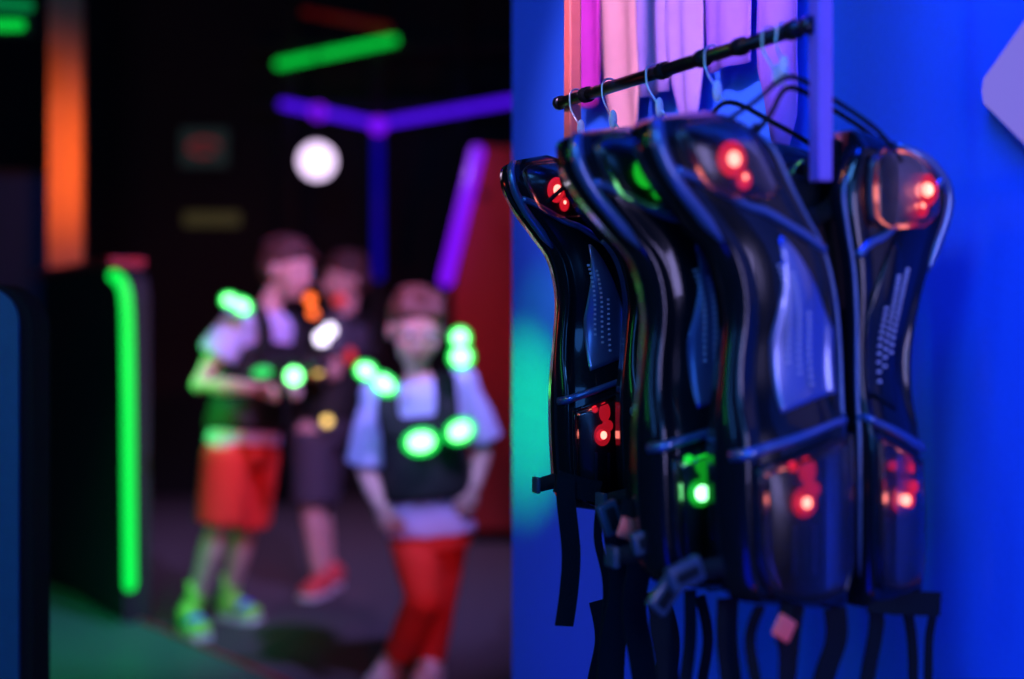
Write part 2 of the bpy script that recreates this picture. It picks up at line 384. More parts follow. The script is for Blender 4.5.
def surf_av(rows, a, v, lift=0.0):   # point on the front at share a across and height v
    lo, hi = 0, NR-2
    for i in range(NR-1):
        z0 = rows[i][1]+(rows[i][3]-rows[i][1])*a-VO; z1 = rows[i+1][1]+(rows[i+1][3]-rows[i+1][1])*a-VO
        if z0 >= v >= z1:
            f = (z0-v)/max(1e-6, z0-z1); return surf(rows, i, a, lift).lerp(surf(rows, i+1, a, lift), f)
    return surf(rows, NR-1, a, lift)
def polypatch(rows, out, top, bot, side0, side1, lift, th, dome=0.0, n=22, k=14):
    """patch with its own top and bottom line; side0/side1 give the share across at f in 0..1"""
    bm = bmesh.new(); rs = []
    for q in range(n+1):
        f = q/n; a0, a1 = side0(f), side1(f); T = []; B = []
        for j in range(k+1):
            x = j/k; a = a0+(a1-a0)*x; v = top(x)+(bot(x)-top(x))*f; dm = dome*(1-(2*x-1)**2)*(1-(2*f-1)**2)
            T.append(surf_av(rows, out(a), v, lift+th+dm)); B.append(surf_av(rows, out(a), v, lift))
        rs.append(T+B[::-1])
    rings(bm, rs); return bm
def make_vest(colour):
    root = empty('laser_tag_vest', (0, 0, 0))
    glow, led = (M['redglow'], M['redled']) if colour == 'red' else (M['grnglow'], M['grnled'])
    for side, rows in (('l', Lc), ('r', Rc)):
        out = (lambda a: a) if side == 'l' else (lambda a: 1-a)
        sh = obj('front_shell', panel(rows), M['plastic'], root)
        obj('edge_rim', rimtube(rows, out(0.07), 2, 24, 0.0066), M['rim'], sh)
        obj('edge_rim', rimtube(rows, out(0.97), 8, NR-6, 0.0022), M['rim'], sh)
        # diagonal ridge from the inner neck to the outer chest, under the shoulder cap
        v0 = 0.115; ia, ib = rowat(rows, v0+0.045), rowat(rows, v0)
        bm = bmesh.new(); pts = [surf(rows, int(round(rowat(rows, 0.16-0.075*f))), out(0.10+0.84*f), 0.002) for f in [q/14 for q in range(15)]]
        pts = [V(p) for p in cr([tuple(p) for p in pts[::2]], 24)]; tube(bm, pts, 0.0045, 10); obj('ridge', bm, M['rim'], sh)
        # glossy chest plate; the right one's shade is put in as black plastic
        ic, idd = rowat(rows, 0.095), rowat(rows, -0.062)
        cp = obj('chest_plate', polypatch(rows, out, lambda x: 0.098-0.035*abs(2*x-1.1)**2, lambda x: -0.070+0.018*x, lambda f: 0.46-0.16*min(1, f*2.2)**0.7+0.10*f*f, lambda f: 0.66+0.22*min(1, f*2.0)**0.7, 0.0003, 0.0018, 0.003), M['plate'] if side == 'l' else M['plastic'], root)
        # pale dotted print on the chest plate
        bm = bmesh.new()
        for c in range(3):
            for q in range(16):
                i0 = ic+ (idd-ic)*(0.22+0.6*q/16+0.06*c); i = int(i0); fr = i0-i
                if c == 2 and q < 5: continue
                a = 0.42+0.10*c+0.012*q/4; a = out(a)
                p = surf(rows, i, a).lerp(surf(rows, i+1, a), fr)
                box(bm, p+V((0, -0.0050, 0)), (0.0042, 0.0012, 0.0028))
        obj('dotted_print', bm, M['dot'], cp, False)
        # slanted bar over the pod
        bm = bmesh.new(); pts = [surf_av(rows, out(0.04+0.92*q/14), -0.110+0.034*q/14, 0.002) for q in range(15)]
        tube(bm, pts, [0.0058-0.0022*q/14 for q in range(15)], 12); obj('pod_bar', bm, M['rim'], sh)
        # pod: interior, frame, lens, diodes
        tp = lambda x: -0.122+0.030*x; bt = lambda x: -0.240-0.008*math.sin(math.pi*x); s0 = lambda f: 0.17+0.10*max(0, f-0.75)*4*0.6; s1 = lambda f: 0.90-0.05*max(0, f-0.8)*5
        pod = obj('sensor_pod', polypatch(rows, out, tp, bt, s0, s1, -0.001, 0.003), M['inner'], root)
        loop = [(s0(0)+(s1(0)-s0(0))*q/8, tp(q/8)) for q in range(9)]+[(s1(q/10), tp(1)+(bt(1)-tp(1))*q/10) for q in range(1, 11)]
        loop += [(s0(1)+(s1(1)-s0(1))*q/8, bt(q/8)) for q in range(7, -1, -1)]+[(s0(q/10), tp(0)+(bt(0)-tp(0))*q/10) for q in range(9, -1, -1)]
        bm = bmesh.new(); tube(bm, [surf_av(rows, out(a), v, 0.008) for a, v in loop+loop[:2]], 0.0026, 8); obj('pod_frame', bm, M['plastic'], pod)
        obj('lens', polypatch(rows, out, lambda x: tp(x)-0.004, lambda x: bt(x)+0.004, lambda f: s0(f)+0.02, lambda f: s1(f)-0.02, 0.0105, 0.0015, 0.003), M['glass'], pod)
        iv_ = rowat(rows, -0.158)
        p = surf(rows, iv_, (0.50 if colour == 'red' else 0.36) if side == 'l' else 0.48, 0.0065); bm = bmesh.new()
        ell(bm, p, (0.0145, 0.0045, 0.0145)); ell(bm, p+V((0.009, 0, 0.012)), (0.010, 0.0035, 0.008)); ell(bm, p+V((0.004, 0, 0.030)), (0.010, 0.003, 0.013)); ell(bm, p+V((-0.013, 0, 0.034)), (0.006, 0.003, 0.005))
        obj('light_glow', bm, glow, pod)  # blobs shaped as the diode's halo, not a real part
        bm = bmesh.new(); dr = 0.0055 if colour == 'red' else 0.0085; ell(bm, p+V((0, -0.0045, 0)), (dr, 0.003, dr)); obj('diode', bm, led, pod)
        bm = bmesh.new()
        for q in range(3): box(bm, surf(rows, rowat(rows, -0.205), out(0.42+0.16*q), 0.005), (0.004, 0.004, 0.045), 0.001)
        obj('lens_rib', bm, M['plate'], pod, False)
        # shoulder light
        i0, i1 = (rowat(rows, 0.205), rowat(rows, 0.130)) if side == 'l' else (rowat(rows, 0.185), rowat(rows, 0.110))
        c0, c1 = sorted((out(0.22), out(0.80)))
        sl = obj('shoulder_light', patch(rows, i0, i1, c0, c1, 0.0, 0.003, 12), M['inner'], root)
        obj('lens', patch(rows, i0, i1, c0, c1, 0.009, 0.0015, 12, True, 0.004), M['glass'], sl)
        p = surf(rows, rowat(rows, 0.166 if side == 'l' else 0.150), 0.52 if side == 'l' else 0.66, 0.0075); bm = bmesh.new(); sg = 1 if side == 'l' else -0.4
        ell(bm, p, (0.0165, 0.003, 0.0170)); ell(bm, p+V((sg*0.013, 0, -0.018)), (0.009, 0.003, 0.010))
        obj('light_glow', bm, glow, sl)  # halo round the shoulder diode, modelled as glowing blobs
        bm = bmesh.new(); ell(bm, p+V((0, -0.003, 0)), (0.0072, 0.003, 0.0072)); ell(bm, p+V((sg*0.013, -0.002, -0.016)), (0.003, 0.002, 0.003)); obj('diode', bm, led, sl)
        # padded shoulder strap going over to the back
        bm = bmesh.new(); r = rows[3]
        um = (r[0]+r[2])/2; top = max(rows[0][1], rows[0][3])
        hw = 0.042
        prof = [(-0.004, top-0.075), (0.0, top-0.05), (-0.02, top-0.016), (-0.036, top-0.008), (-0.048, top-0.018), (-0.054, top-0.035), (-0.055, top-0.05)]
        prof = cr(prof, 18)
        uc = um+(0.012 if side == 'l' else -0.012)
        rs = []
        for q, (ww, v) in enumerate(prof):
            tq = prof[min(q+1, 17)]; tp = prof[max(q-1, 0)]; tt = V((0, -(tq[0]-tp[0]), tq[1]-tp[1])).normalized(); nn = V((1, 0, 0)).cross(tt)
            pc = V((uc, -ww+0.008, v-0.004)); ring = []
            for k in range(12):
                th = 2*math.pi*k/12; cx = math.copysign(abs(math.cos(th))**0.6, math.cos(th)); sy = math.sin(th)
                ring.append(pc+V((1, 0, 0))*cx*hw*(0.82)+nn*sy*0.006)
            rs.append(ring)
        rings(bm, rs); obj('shoulder_pad', bm, M['fabric'], root)
    # back shell, one padded plate
    bm = bmesh.new(); rs = []
    for i in range(0, NR):
        il = Lc[i]; ir = Rc[min(NR-1, i)]
        v = (il[1]+ir[1])/2-0.0; v = min(v, VO+0.165); u0 = il[0]+0.030; u1 = ir[2]-0.030
        mid = (u0+u1)/2; k = 16; fr = []; bk = []
        for j in range(k+1):
            x = 2*j/k-1; u = mid+(u1-u0)/2*x
            dz = 0
            fr.append(V((u, 0.040, v-dz))); bk.append(V((u, 0.050+0.006*(1-x*x), v-dz)))
        if i and abs(v-lastv) < 0.002: continue
        lastv = v; rs.append(fr+bk[::-1])
    rings(bm, rs); obj('back_panel', bm, M['fabric'], root)
    # collar between the shoulders
    bm = bmesh.new(); cx = (Lc[10][2]+Rc[10][0])/2
    pts = [(Lc[9][2]-0.01, 0.004, Lc[9][3]+0.01), (cx-0.02, 0.02, VO+0.125), (cx+0.03, 0.022, VO+0.122), (Rc[10][0]+0.012, 0.006, VO+0.14)]
    ribbon(bm, pts, (0, 0.2, 1), 0.018, 0.005); obj('collar', bm, M['fabric'], root)
    # inner zip placket and lining behind the gap
    bm = bmesh.new(); ribbon(bm, [(cx, 0.010, VO+0.115), (cx+0.012, 0.012, VO+0.02), (cx+0.016, 0.012, VO-0.12), (cx+0.016, 0.012, VO-0.262)], (1, 0, 0), 0.05, 0.005)
    obj('placket', bm, M['fabric'], root)
    bm = bmesh.new(); box(bm, (cx, 0.035, VO+0.075), (0.15, 0.004, 0.09), 0.001); obj('lining', bm, mat('brown_lining_%s' % colour, (0.10, 0.03, 0.03), 0.6), root, False)
    # side straps with buckle
    for sx, uu in ((-1, Lc[44][0]), (1, Rc[44][2])):
        bm = bmesh.new(); ribbon(bm, [(uu+(-sx)*0.006, 0.012, VO-0.215), (uu+sx*0.012, 0.030, VO-0.222), (uu+sx*0.008, 0.045, VO-0.225), (uu-sx*0.02, 0.052, VO-0.222)], (0, 0, 1), 0.018, 0.002)
        obj('side_strap', bm, M['web'], root)
        bm = bmesh.new(); box(bm, (uu+sx*0.016, 0.040, VO-0.224), (0.007, 0.022, 0.022), 0.002); obj('buckle', bm, M['buckle'], root)
    return root
def place_vest(o, s, du=0.0, dz=0.0, rz=0.0, sc=1.0, tilt=0.0, roll=0.0):
    p = rail(s)+UD*du
    o.location = (p.x, p.y, CAMZ-VO*sc+(1-sc)*0.2*0+dz)
    o.scale = (sc, sc, sc); o.rotation_euler = (tilt, roll, ANG+rz); return o
red_v = make_vest('red'); grn_v = make_vest('green')
vests = []
A_ = place_vest(red_v, SB, 0.000)
tag(A_, 'nearest black hard-shell vest with red lights, rightmost on the rail, both front halves showing', 'vest')
B_ = place_vest(grn_v, 0.430, -0.026, 0.0, math.radians(-3), 0.99); tag(B_, 'black vest with green pod light, second from the right on the rail', 'vest')
C_ = place_vest(copy_tree(red_v), 0.325, 0.034, 0.012, math.radians(2), 0.96, 0, 0.01); tag(C_, 'black vest in the middle of the rail, only its curved edge showing', 'vest')
D_ = place_vest(copy_tree(red_v), 0.225, 0.066, 0.020, math.radians(0), 0.94); D_.scale.x = 0.90; tag(D_, 'black vest second from the left on the rail, only a curved sliver showing', 'vest')
E_ = place_vest(copy_tree(red_v), 0.125, 0.012, 0.026, math.radians(-8), 0.92); E_.scale.x = 0.74; tag(E_, 'black vest leftmost on the rail, red shoulder light and dotted print showing', 'vest')
for o in (A_, B_, C_, D_, E_): o['group'] = 'laser tag vests on the rail'

# ------------------------------------------------------------------ hangers
def make_hanger():
    root = empty('clothes_hanger', (0, 0, 0))     # local origin: rail centre; x across, -y forward
    bm = bmesh.new(); pts = []
    for q in range(15):
        th = math.radians(-20+q*14.3); pts.append((0.0108*math.cos(th), 0, 0.0108*math.sin(th)))
    pts += [(-0.0105, -0.002, -0.016), (-0.006, -0.012, -0.034), (0.0, -0.026, -0.056)]
    tube(bm, cr(pts, 40), 0.0013, 8); obj('hook', bm, M['chrome'], root)
    bm = bmesh.new(); ell(bm, (-0.004, -0.016, -0.042), (0.0055, 0.004, 0.012)); obj('size_tag', bm, M['paper'], root)
    bm = bmesh.new(); pts = cr([(-0.11, -0.055, -0.150), (-0.08, -0.055, -0.124), (-0.04, -0.045, -0.090), (0, -0.030, -0.056), (0.05, -0.040, -0.076), (0.10, -0.05, -0.104), (0.13, -0.055, -0.135)], 40)
    tube(bm, pts, 0.0027, 10); obj('shoulder_bar', bm, M['fabric'], root)
    return root
hg = make_hanger()
info = [(0.4517, 'clothes hanger holding the nearest vest, its black arms bare beside the post', 4), (0.350, 'clothes hanger with a white tag above the second vest from the right', -5), (0.228, 'clothes hanger hooked on the middle of the rail', 7),
        (0.128, 'clothes hanger with lilac-lit hook, second from the left on the rail', -3), (0.045, 'clothes hanger at the left end of the rail', 3)]
for i, (s, lb, a) in enumerate(info):
    h = hg if i == 0 else copy_tree(hg)
    h.location = rail(s); h.rotation_euler = (0, 0, ANG+math.radians(a)); tag(h, lb, 'hanger', 'hangers on the rail')
# bare extra hanger crossing behind
h = copy_tree(hg); h.location = rail(0.478); h.rotation_euler = (0.0, 0.12, ANG+math.radians(-16)); h.scale = (0.9, 0.9, 0.9); tag(h, 'empty clothes hanger crossing the nearest one at the right end', 'hanger', 'hangers on the rail')

# ------------------------------------------------------------------ loose webbing straps below the vests
def strap(pts, width, label, wd=UD, buckle=None, m=None, parent=None, tagp=None):
    """pts: (px, py, depth)"""
    P = [at(*p) for p in pts]; root = empty('webbing_strap', P[0]); iv = inv_of(root)
    bm = bmesh.new(); ribbon(bm, P, wd, width, 0.0022); obj('webbing', bm, m or M['web'], root, False, iv)
    if buckle:
        for (px, py, d, a) in buckle:
            bm = bmesh.new(); rot = Matrix.Rotation(ANG, 3, 'Z') @ Matrix.Rotation(math.radians(a), 3, 'Y')
            box(bm, at(px, py, d), (0.036, 0.010, 0.024), 0.003, rot); b = obj('buckle', bm, M['buckle'], root, True, iv)
            bm = bmesh.new(); box(bm, at(px, py, d)+rot @ V((0.0, -0.006, 0)), (0.024, 0.004, 0.010), 0.001, rot); obj('release_tab', bm, M['web'], b, True, iv)
    if tagp:
        bm = bmesh.new(); px, py, d, mm, a = tagp; rot = Matrix.Rotation(ANG, 3, 'Z') @ Matrix.Rotation(math.radians(a), 3, 'Y')
        box(bm, at(px, py, d), (0.022, 0.004, 0.022), 0.002, rot); obj('plastic_end', bm, mm, root, True, iv)
    tag(root, label, 'strap', 'loose straps hanging from the vests'); return root
S = [
 ([(600,492,1.69),(580,488,1.68),(556,481,1.67)], 0.026, 'short horizontal strap at the lower left vest pod', V((0,0,1)), None, None),
 ([(566,476,1.665),(566,500,1.66),(571,551,1.66),(569,590,1.66),(564,626,1.66)], 0.024, 'wide dark strap dangling alone at far left', UD, None, None),
 ([(600,505,1.66),(598,540,1.66),(607,590,1.66),(600,679,1.66),(598,760,1.66)], 0.010, 'thin strap falling behind the twisted buckle strap', UD, None, None),
 ([(612,508,1.60),(618,540,1.60),(622,590,1.60),(612,650,1.60),(608,760,1.60)], 0.034, 'twisted strap with a small green-lit buckle', UD, [(610,518,1.52,70)], None),
 ([(640,500,1.55),(640,560,1.55),(634,610,1.55),(645,690,1.55),(640,780,1.55)], 0.030, 'strap with a grey slanted buckle under the middle vest', UD, [(647,540,1.44,-14)], None),
 ([(668,585,1.47),(660,620,1.47),(668,679,1.47),(666,780,1.47)], 0.026, 'strap with large blue-lit buckle left of the green light', UD, [(685,574,1.30,-20),(664,596,1.40,-50)], None),
 ([(690,590,1.45),(690,640,1.45),(684,700,1.45),(680,790,1.45)], 0.014, 'narrow strap below the green pod light', UD, None, None),
 ([(728,598,1.40),(727,640,1.40),(732,700,1.40),(730,800,1.40)], 0.024, 'black strap under the left pod of the nearest vest', UD, None, None),
 ([(760,606,1.36),(750,640,1.37),(757,700,1.37),(755,800,1.37)], 0.012, 'thin strap beside the orange plastic end', UD, None, None),
 ([(800,605,1.37),(795,640,1.38),(790,700,1.38),(786,800,1.38)], 0.010, 'thin strap right of the orange plastic end', UD, None, None),
 ([(835,608,1.40),(836,640,1.40),(822,690,1.40),(812,800,1.40)], 0.026, 'slanted strap below the middle opening of the nearest vest', UD, None, None),
 ([(876,606,1.42),(876,630,1.42),(866,690,1.42),(858,800,1.42)], 0.018, 'slanted strap below the right pod', UD, None, None),
 ([(905,600,1.45),(912,640,1.45),(913,700,1.45),(912,800,1.45)], 0.012, 'straight strap at the right, inner of two', UD, None, None),
 ([(915,595,1.45),(934,600,1.45),(929,640,1.45),(928,700,1.45),(927,800,1.45)], 0.010, 'rightmost strap bent out under the vest corner', UD, None, None),
 ([(868,600,1.40),(905,603,1.41),(940,604,1.43)], 0.024, 'flat strap lying across the lower right corner of the nearest vest', V((0,0,1)), None, None),
 ([(600,600,1.72),(606,640,1.72),(596,700,1.72),(600,790,1.72)], 0.030, 'broad dark strap at the back left of the bunch', UD, None, None),
 ([(655,590,1.60),(668,640,1.60),(664,700,1.60),(666,790,1.60)], 0.030, 'broad strap in the middle of the bunch', UD, None, None),
 ([(700,596,1.50),(708,640,1.50),(700,700,1.50),(700,790,1.50)], 0.012, 'thin strap crossing the bright blue gap', UD, None, None),
]
for pts, wdt, lb, wd, bk, mm in S: strap(pts, wdt, lb, wd, bk, mm)
redpl = mat('orange_red_plastic', (0.95, 0.16, 0.10), 0.35, emis=None)
strap([(788,604,1.355),(785,618,1.35),(782,634,1.345),(786,660,1.36),(780,790,1.37)], 0.016, 'strap with an orange-red plastic end below the nearest vest', UD, None, None, None, (784,628,1.335,redpl,30))
strap([(628,500,1.49),(626,515,1.48),(629,530,1.465)], 0.012, 'short loose end with a red plastic tip between buckles', UD, None, None, None, (628,529,1.46,redpl,20))
spot('strap_red_lamp', (0.2, 0.8, 0.35), (0.26, 1.35, 0.72), 2.0, (1, 0.15, 0.08), 14)

# ------------------------------------------------------------------ background: partition, platform, panels, neon
def tubeobj(name, pts, r, m, parent=None, iv=None, label=None, cat=None, group=None):
    root = None
    bm = bmesh.new(); tube(bm, pts, r, 14)
    for p in (pts[0], pts[-1]): ell(bm, p, (r, r, r), seg=12)
    o = obj(name, bm, m, parent, inv=iv)
    if label: tag(o, label, cat, group)
    return o
# green platform
root = empty('platform', (-1.6, 4.2, 0))
bm = bmesh.new(); q = [(-2.05, 6.0), (-0.70, 4.14), (-0.20, 3.4), (-2.6, 3.0), (-3.6, 5.6)]
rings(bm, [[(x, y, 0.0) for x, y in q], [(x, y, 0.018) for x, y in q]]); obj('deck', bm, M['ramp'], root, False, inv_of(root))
bm = bmesh.new(); tube(bm, [(-2.05, 6.0, 0.02), (-0.70, 4.14, 0.02), (-0.20, 3.4, 0.02)], 0.008, 8); obj('edge_trim', bm, M['redcap'], root, True, inv_of(root))
tag(root, 'low rubber platform glowing green at the lower left', 'platform')
# partition with green tube
root = empty('partition', (-1.6, 5.2, 0.0)); iv = inv_of(root)
bm = bmesh.new(); pd = V((-0.58, 0.96)).normalized(); e0 = (-1.262, 4.93); e1 = (-1.262+pd.x*1.7, 4.93+pd.y*1.7)
rs = []
for off in (0.0, 0.09):
    prof = [(0, 0), (0, 1.12), (0.03, 1.19), (0.10, 1.235), (1.2, 1.255), (1.2, 0)]
    rs.append([(-1.345+pd.x*a+pd.y*off, 4.93+pd.y*a-pd.x*off, z+0.019) for a, z in prof])
rings(bm, rs); obj('board', bm, M['dark'], root, False, iv)
bm = bmesh.new(); box(bm, (-1.345+pd.x*0.7+0.04, 4.93+pd.y*0.7+0.03, 1.275), (1.15, 0.13, 0.03), 0.004, Matrix.Rotation(math.atan2(pd.y, pd.x), 3, 'Z')); obj('top_cap', bm, M['redcap'], root, False, iv)
tag(root, 'black partition with a red cap, green light tube on its end', 'partition')
pts = cr([tuple(at(*p)) for p in ((114,276,4.86),(121,282,4.84),(126,300,4.83),(128,360,4.83),(129,480,4.83),(130,585,4.83))], 30)
o = tubeobj('neon_tube', pts, 0.021, M['neong'], root, iv); o['label'] = 'tall upright green light tube'
# orange-lit column
bm = bmesh.new(); a0 = at(45, 0, 6.0); a1 = at(83, 0, 6.0); box(bm, ((a0.x+a1.x)/2, 6.03, CEIL/2), (a1.x-a0.x-0.02, 0.05, CEIL), 0.004)
tag(obj('column', bm, M['column'], None, False), 'slim square column lit orange, standing behind the partition', 'column')
# navy board left of the column
root = empty('navy_board', at(0, 262, 6.6)); iv = inv_of(root); a0 = at(-60, 175, 6.6); a1 = at(62, 500, 6.6)
bm = bmesh.new(); box(bm, ((a0.x+a1.x)/2, 6.64, a0.z/2), (a1.x-a0.x, 0.05, a0.z), 0.004); obj('panel', bm, M['navy'], root, False, iv)
bm = bmesh.new(); box(bm, ((a0.x+a1.x)/2, 6.64, a0.z+0.01), (a1.x-a0.x, 0.07, 0.03), 0.004); obj('frame', bm, M['dark'], root, False, iv)
tag(root, 'dim navy board behind the orange column at the left edge', 'board')
spot('navy_board_lamp', (-2.2, 5.3, 2.2), (-2.3, 6.6, 1.5), 2.5, (0.05, 0.1, 1), 50)
# near console panel, left edge
root = empty('console_panel', (-0.85, 2.3, 0)); iv = inv_of(root)
def rounded(bm, x0, x1, z0, z1, r, y0, y1):
    q = [(x0, z0), (x1, z0)]+[(x1-r+r*math.cos(t), z1-r+r*math.sin(t)) for t in [math.pi/2*k/10 for k in range(11)]]+[(x0, z1)]
    rings(bm, [[(x, y0, z) for x, z in q], [(x, y1, z) for x, z in q]])
xr = at(50, 0, 2.28).x; zt = at(0, 283, 2.2).z
bm = bmesh.new(); rounded(bm, -1.5, xr, 0, zt, 0.07, 2.2, 2.28); obj('frame', bm, M['fabric'], root, False, iv)
bm = bmesh.new(); rounded(bm, -1.5, xr-0.020, 0.02, zt-0.006, 0.055, 2.19, 2.2); obj('face', bm, M['teal'], root, False, iv)
tag(root, 'near dark blue console panel with a rounded black edge, far left', 'console')
spot('console_lamp', (-0.9, 0.5, 1.9), (-0.8, 2.2, 0.8), 1.6, (0.02, 0.25, 1), 45)

# neon frame on the back: green bar, violet branch, blue upright
dB = 8.6
tubeobj('neon_bar', [at(279,64,dB), at(394,40,dB)], 0.026, M['neong2'], label='slanting green light bar high on the back wall', cat='light tube')
root = empty('branching_light', at(378,125,dB)); iv = inv_of(root)
tubeobj('tube', [at(283,104,dB), at(378,124,dB)], 0.024, M['neonb'], root, iv); tubeobj('tube', [at(378,124,dB), at(522,99,dB)], 0.024, M['neonb'], root, iv)
o = tubeobj('tube', [at(378,130,dB), at(378,276,dB)], 0.028, M['neonb2'], root, iv); o['label'] = 'dim blue upright tube'
for px, py in ((378,126),(318,112)):
    bm = bmesh.new(); ell(bm, at(px, py, dB-0.03), (0.05, 0.05, 0.05)); obj('bright_joint', bm, M['neonv'], root, True, iv)
tag(root, 'violet-blue branching light tubes, three arms meeting, on the back wall', 'light')
for a, b in (((378,130),(378,60)), ((300,107),(300,60)), ((330,53), (330,20)), ((470,108),(470,60))): pass
# frame carrying the tubes
root = empty('truss', (at(378,0,dB+0.1).x, dB+0.15, 0)); iv = inv_of(root)
for px in (290, 378, 462):
    p = at(px, 0, dB+0.055); bm = bmesh.new(); box(bm, (p.x, p.y, CEIL/2), (0.07, 0.07, CEIL), 0.005); obj('upright', bm, M['dark'], root, False, iv)
for z in (2.42, 2.78):
    bm = bmesh.new(); box(bm, (at(400,0,dB).x, dB+0.11, z), (1.9, 0.06, 0.06), 0.005); obj('crossbeam', bm, M['dark'], root, False, iv)
tag(root, 'black frame behind the coloured light tubes at the back', 'frame')
# globe lamp
root = empty('globe_lamp', at(317,161,7.6)); iv = inv_of(root); c = at(317,161,7.6)
bm = bmesh.new(); ell(bm, c, (0.098, 0.098, 0.098), seg=28); obj('globe', bm, M['moon'], root, True, iv)
bm = bmesh.new(); tube(bm, [c+V((0, 0, 0.09)), V((c.x, c.y, CEIL))], 0.006); obj('cord', bm, M['fabric'], root, True, iv)
bm = bmesh.new(); ell(bm, c+V((0, 0, 0.098)), (0.03, 0.03, 0.02)); obj('cap', bm, M['steel'], root, True, iv)
tag(root, 'round pale lilac globe lamp hanging above the children', 'lamp')
# red panel with slanting tube
root = empty('red_panel', (0.0, 7.0, 0)); iv = inv_of(root); d = 7.0
q = [at(483,146,d), at(600,150,d), at(600,530,d), at(462,530,d), at(452,300,d)]
for p in q: p.z = max(p.z, 0.0)
bm = bmesh.new(); rings(bm, [[p for p in q], [p+V((0, 0.08, 0)) for p in q]]); obj('board', bm, M['redwall'], root, False, iv)
bm = bmesh.new(); tube(bm, [at(483,195,d-0.0)+V((0,-0.012,0)), at(483,195,d-0.03)], 0.022); obj('bolt', bm, M['steel'], root, True, iv)
bm = bmesh.new(); p = at(470, 0, d+0.3); box(bm, (0.05, 7.2, 0.35), (0.5, 0.24, 0.7), 0.01); obj('foot', bm, M['dark'], root, False, iv)
tag(root, 'dark red leaning panel beside the blue wall', 'panel')
tubeobj('neon_bar', [at(477,152,d-0.06), at(446,280,d-0.06)], 0.034, M['neonv'], label='slanting purple light tube along the red panel', cat='light tube')
# dim red bar at top
o = tubeobj('neon_bar', [at(305,12,dB), at(388,28,dB)], 0.022, emit('dim_red_neon', (0.5, 0.01, 0.01), 0.10), label='faint dark red light bar above the green one', cat='light tube')
# green lamp top left
root = empty('wall_light', at(5, 25, 5.0)); iv = inv_of(root)
tubeobj('light_bar', [at(-60,25,5.0), at(20,25,5.0)], 0.018, M['neong2'], root, iv)
tubeobj('light_bar', [at(-60,0,5.0), at(28,6,5.0)], 0.020, emit('green_neon_faint', (0.0, 0.5, 0.12), 0.35), root, iv)
bm = bmesh.new(); a = at(-15,14,5.06); box(bm, a, (0.36, 0.05, 0.16), 0.01); obj('bracket', bm, M['dark'], root, False, iv)
bm = bmesh.new(); box(bm, (a.x, a.y, (a.z+CEIL)/2), (0.04, 0.04, CEIL-a.z), 0.004); obj('drop_rod', bm, M['dark'], root, False, iv)
tag(root, 'pair of green light bars at the top left corner', 'light')
# dim screen and dim sign strip
root = empty('wall_screen', at(205, 148, 9.0)); iv = inv_of(root); c = at(205,148,9.05)
bm = bmesh.new(); box(bm, c, (0.34, 0.05, 0.28), 0.01); obj('casing', bm, M['dark'], root, False, iv)
bm = bmesh.new(); box(bm, c+V((0, -0.028, 0)), (0.30, 0.006, 0.24)); obj('screen', bm, emit('dim_screen', (0.03, 0.06, 0.06), 0.22), root, False, iv)
bm = bmesh.new(); pts = [c+V((0.09*math.cos(t), -0.033, 0.045*math.sin(t))) for t in [2*math.pi*k/20 for k in range(18)]]; tube(bm, pts, 0.013); obj('red_mark', bm, emit('dim_red_mark', (0.6, 0.03, 0.05), 0.22), root, True, iv)
tag(root, 'dim wall screen with a faint red mark on the back wall', 'screen')
bm = bmesh.new(); box(bm, at(212,219,9.07), (0.36, 0.04, 0.09), 0.015); tag(obj('sign_strip', bm, emit('dim_yellow_sign', (0.5, 0.42, 0.15), 0.06), None, False), 'faint yellowish strip sign under the wall screen', 'sign')

# ------------------------------------------------------------------ people
def basis(fwd, up):
    f = V(fwd).normalized(); u = V(up); u = (u-f*u.dot(f)).normalized(); r = f.cross(u); return Matrix((r, f, u)).transposed()  # local x=right,y=fwd,z=up
def head_parts(bm, c, R, s):
    P = lambda x, y, z: c+R @ V((x, y, z))*s
    ell(bm, P(0, -0.008, 0.022), (0.072*s, 0.088*s, 0.080*s), R); ell(bm, P(0, 0.022, -0.042), (0.052*s, 0.058*s, 0.058*s), R)
    ell(bm, P(0, 0.052, -0.078), (0.022*s, 0.020*s, 0.018*s), R)                     # chin
    ell(bm, P(0, 0.092, -0.022), (0.011*s, 0.014*s, 0.012*s), R); ell(bm, P(0, 0.082, -0.004), (0.008*s, 0.012*s, 0.02*s), R)   # nose
    for sx in (-1, 1):
        ell(bm, P(sx*0.073, -0.008, -0.012), (0.008*s, 0.016*s, 0.026*s), R)
        ell(bm, P(sx*0.036, 0.050, -0.030), (0.022*s, 0.022*s, 0.022*s), R)
        ell(bm, P(sx*0.028, 0.070, 0.022), (0.020*s, 0.010*s, 0.007*s), R)
def hand(bm, wrist, fwd, nrm, s, curl=0.8, side=1):
    R = basis(fwd, nrm); P = lambda x, y, z: wrist+R @ V((x, y, z))*s
    for x in (-0.016, 0, 0.016): ell(bm, P(x, 0.036, 0), (0.014*s, 0.036*s, 0.012*s), R)
    L = (0.050, 0.060, 0.055, 0.042)
    for k in range(4):
        x = -0.027+0.018*k; p = P(x, 0.066, 0); th = 0; pts = [p]
        for q in range(3):
            th += curl*0.75; l = L[k]*(0.44, 0.32, 0.24)[q]
            p = p+R @ V((0, math.cos(th)*l, -math.sin(th)*l))*s*1.1; pts.append(p)
        limb(bm, pts, [0.0082*s, 0.0078*s, 0.0072*s, 0.0064*s], 8)
    pts = [P(side*0.020, 0.014, -0.004), P(side*0.038, 0.036, -0.012), P(side*0.040, 0.058, -0.024)]
    limb(bm, pts, [0.011*s, 0.0095*s, 0.0082*s], 8)
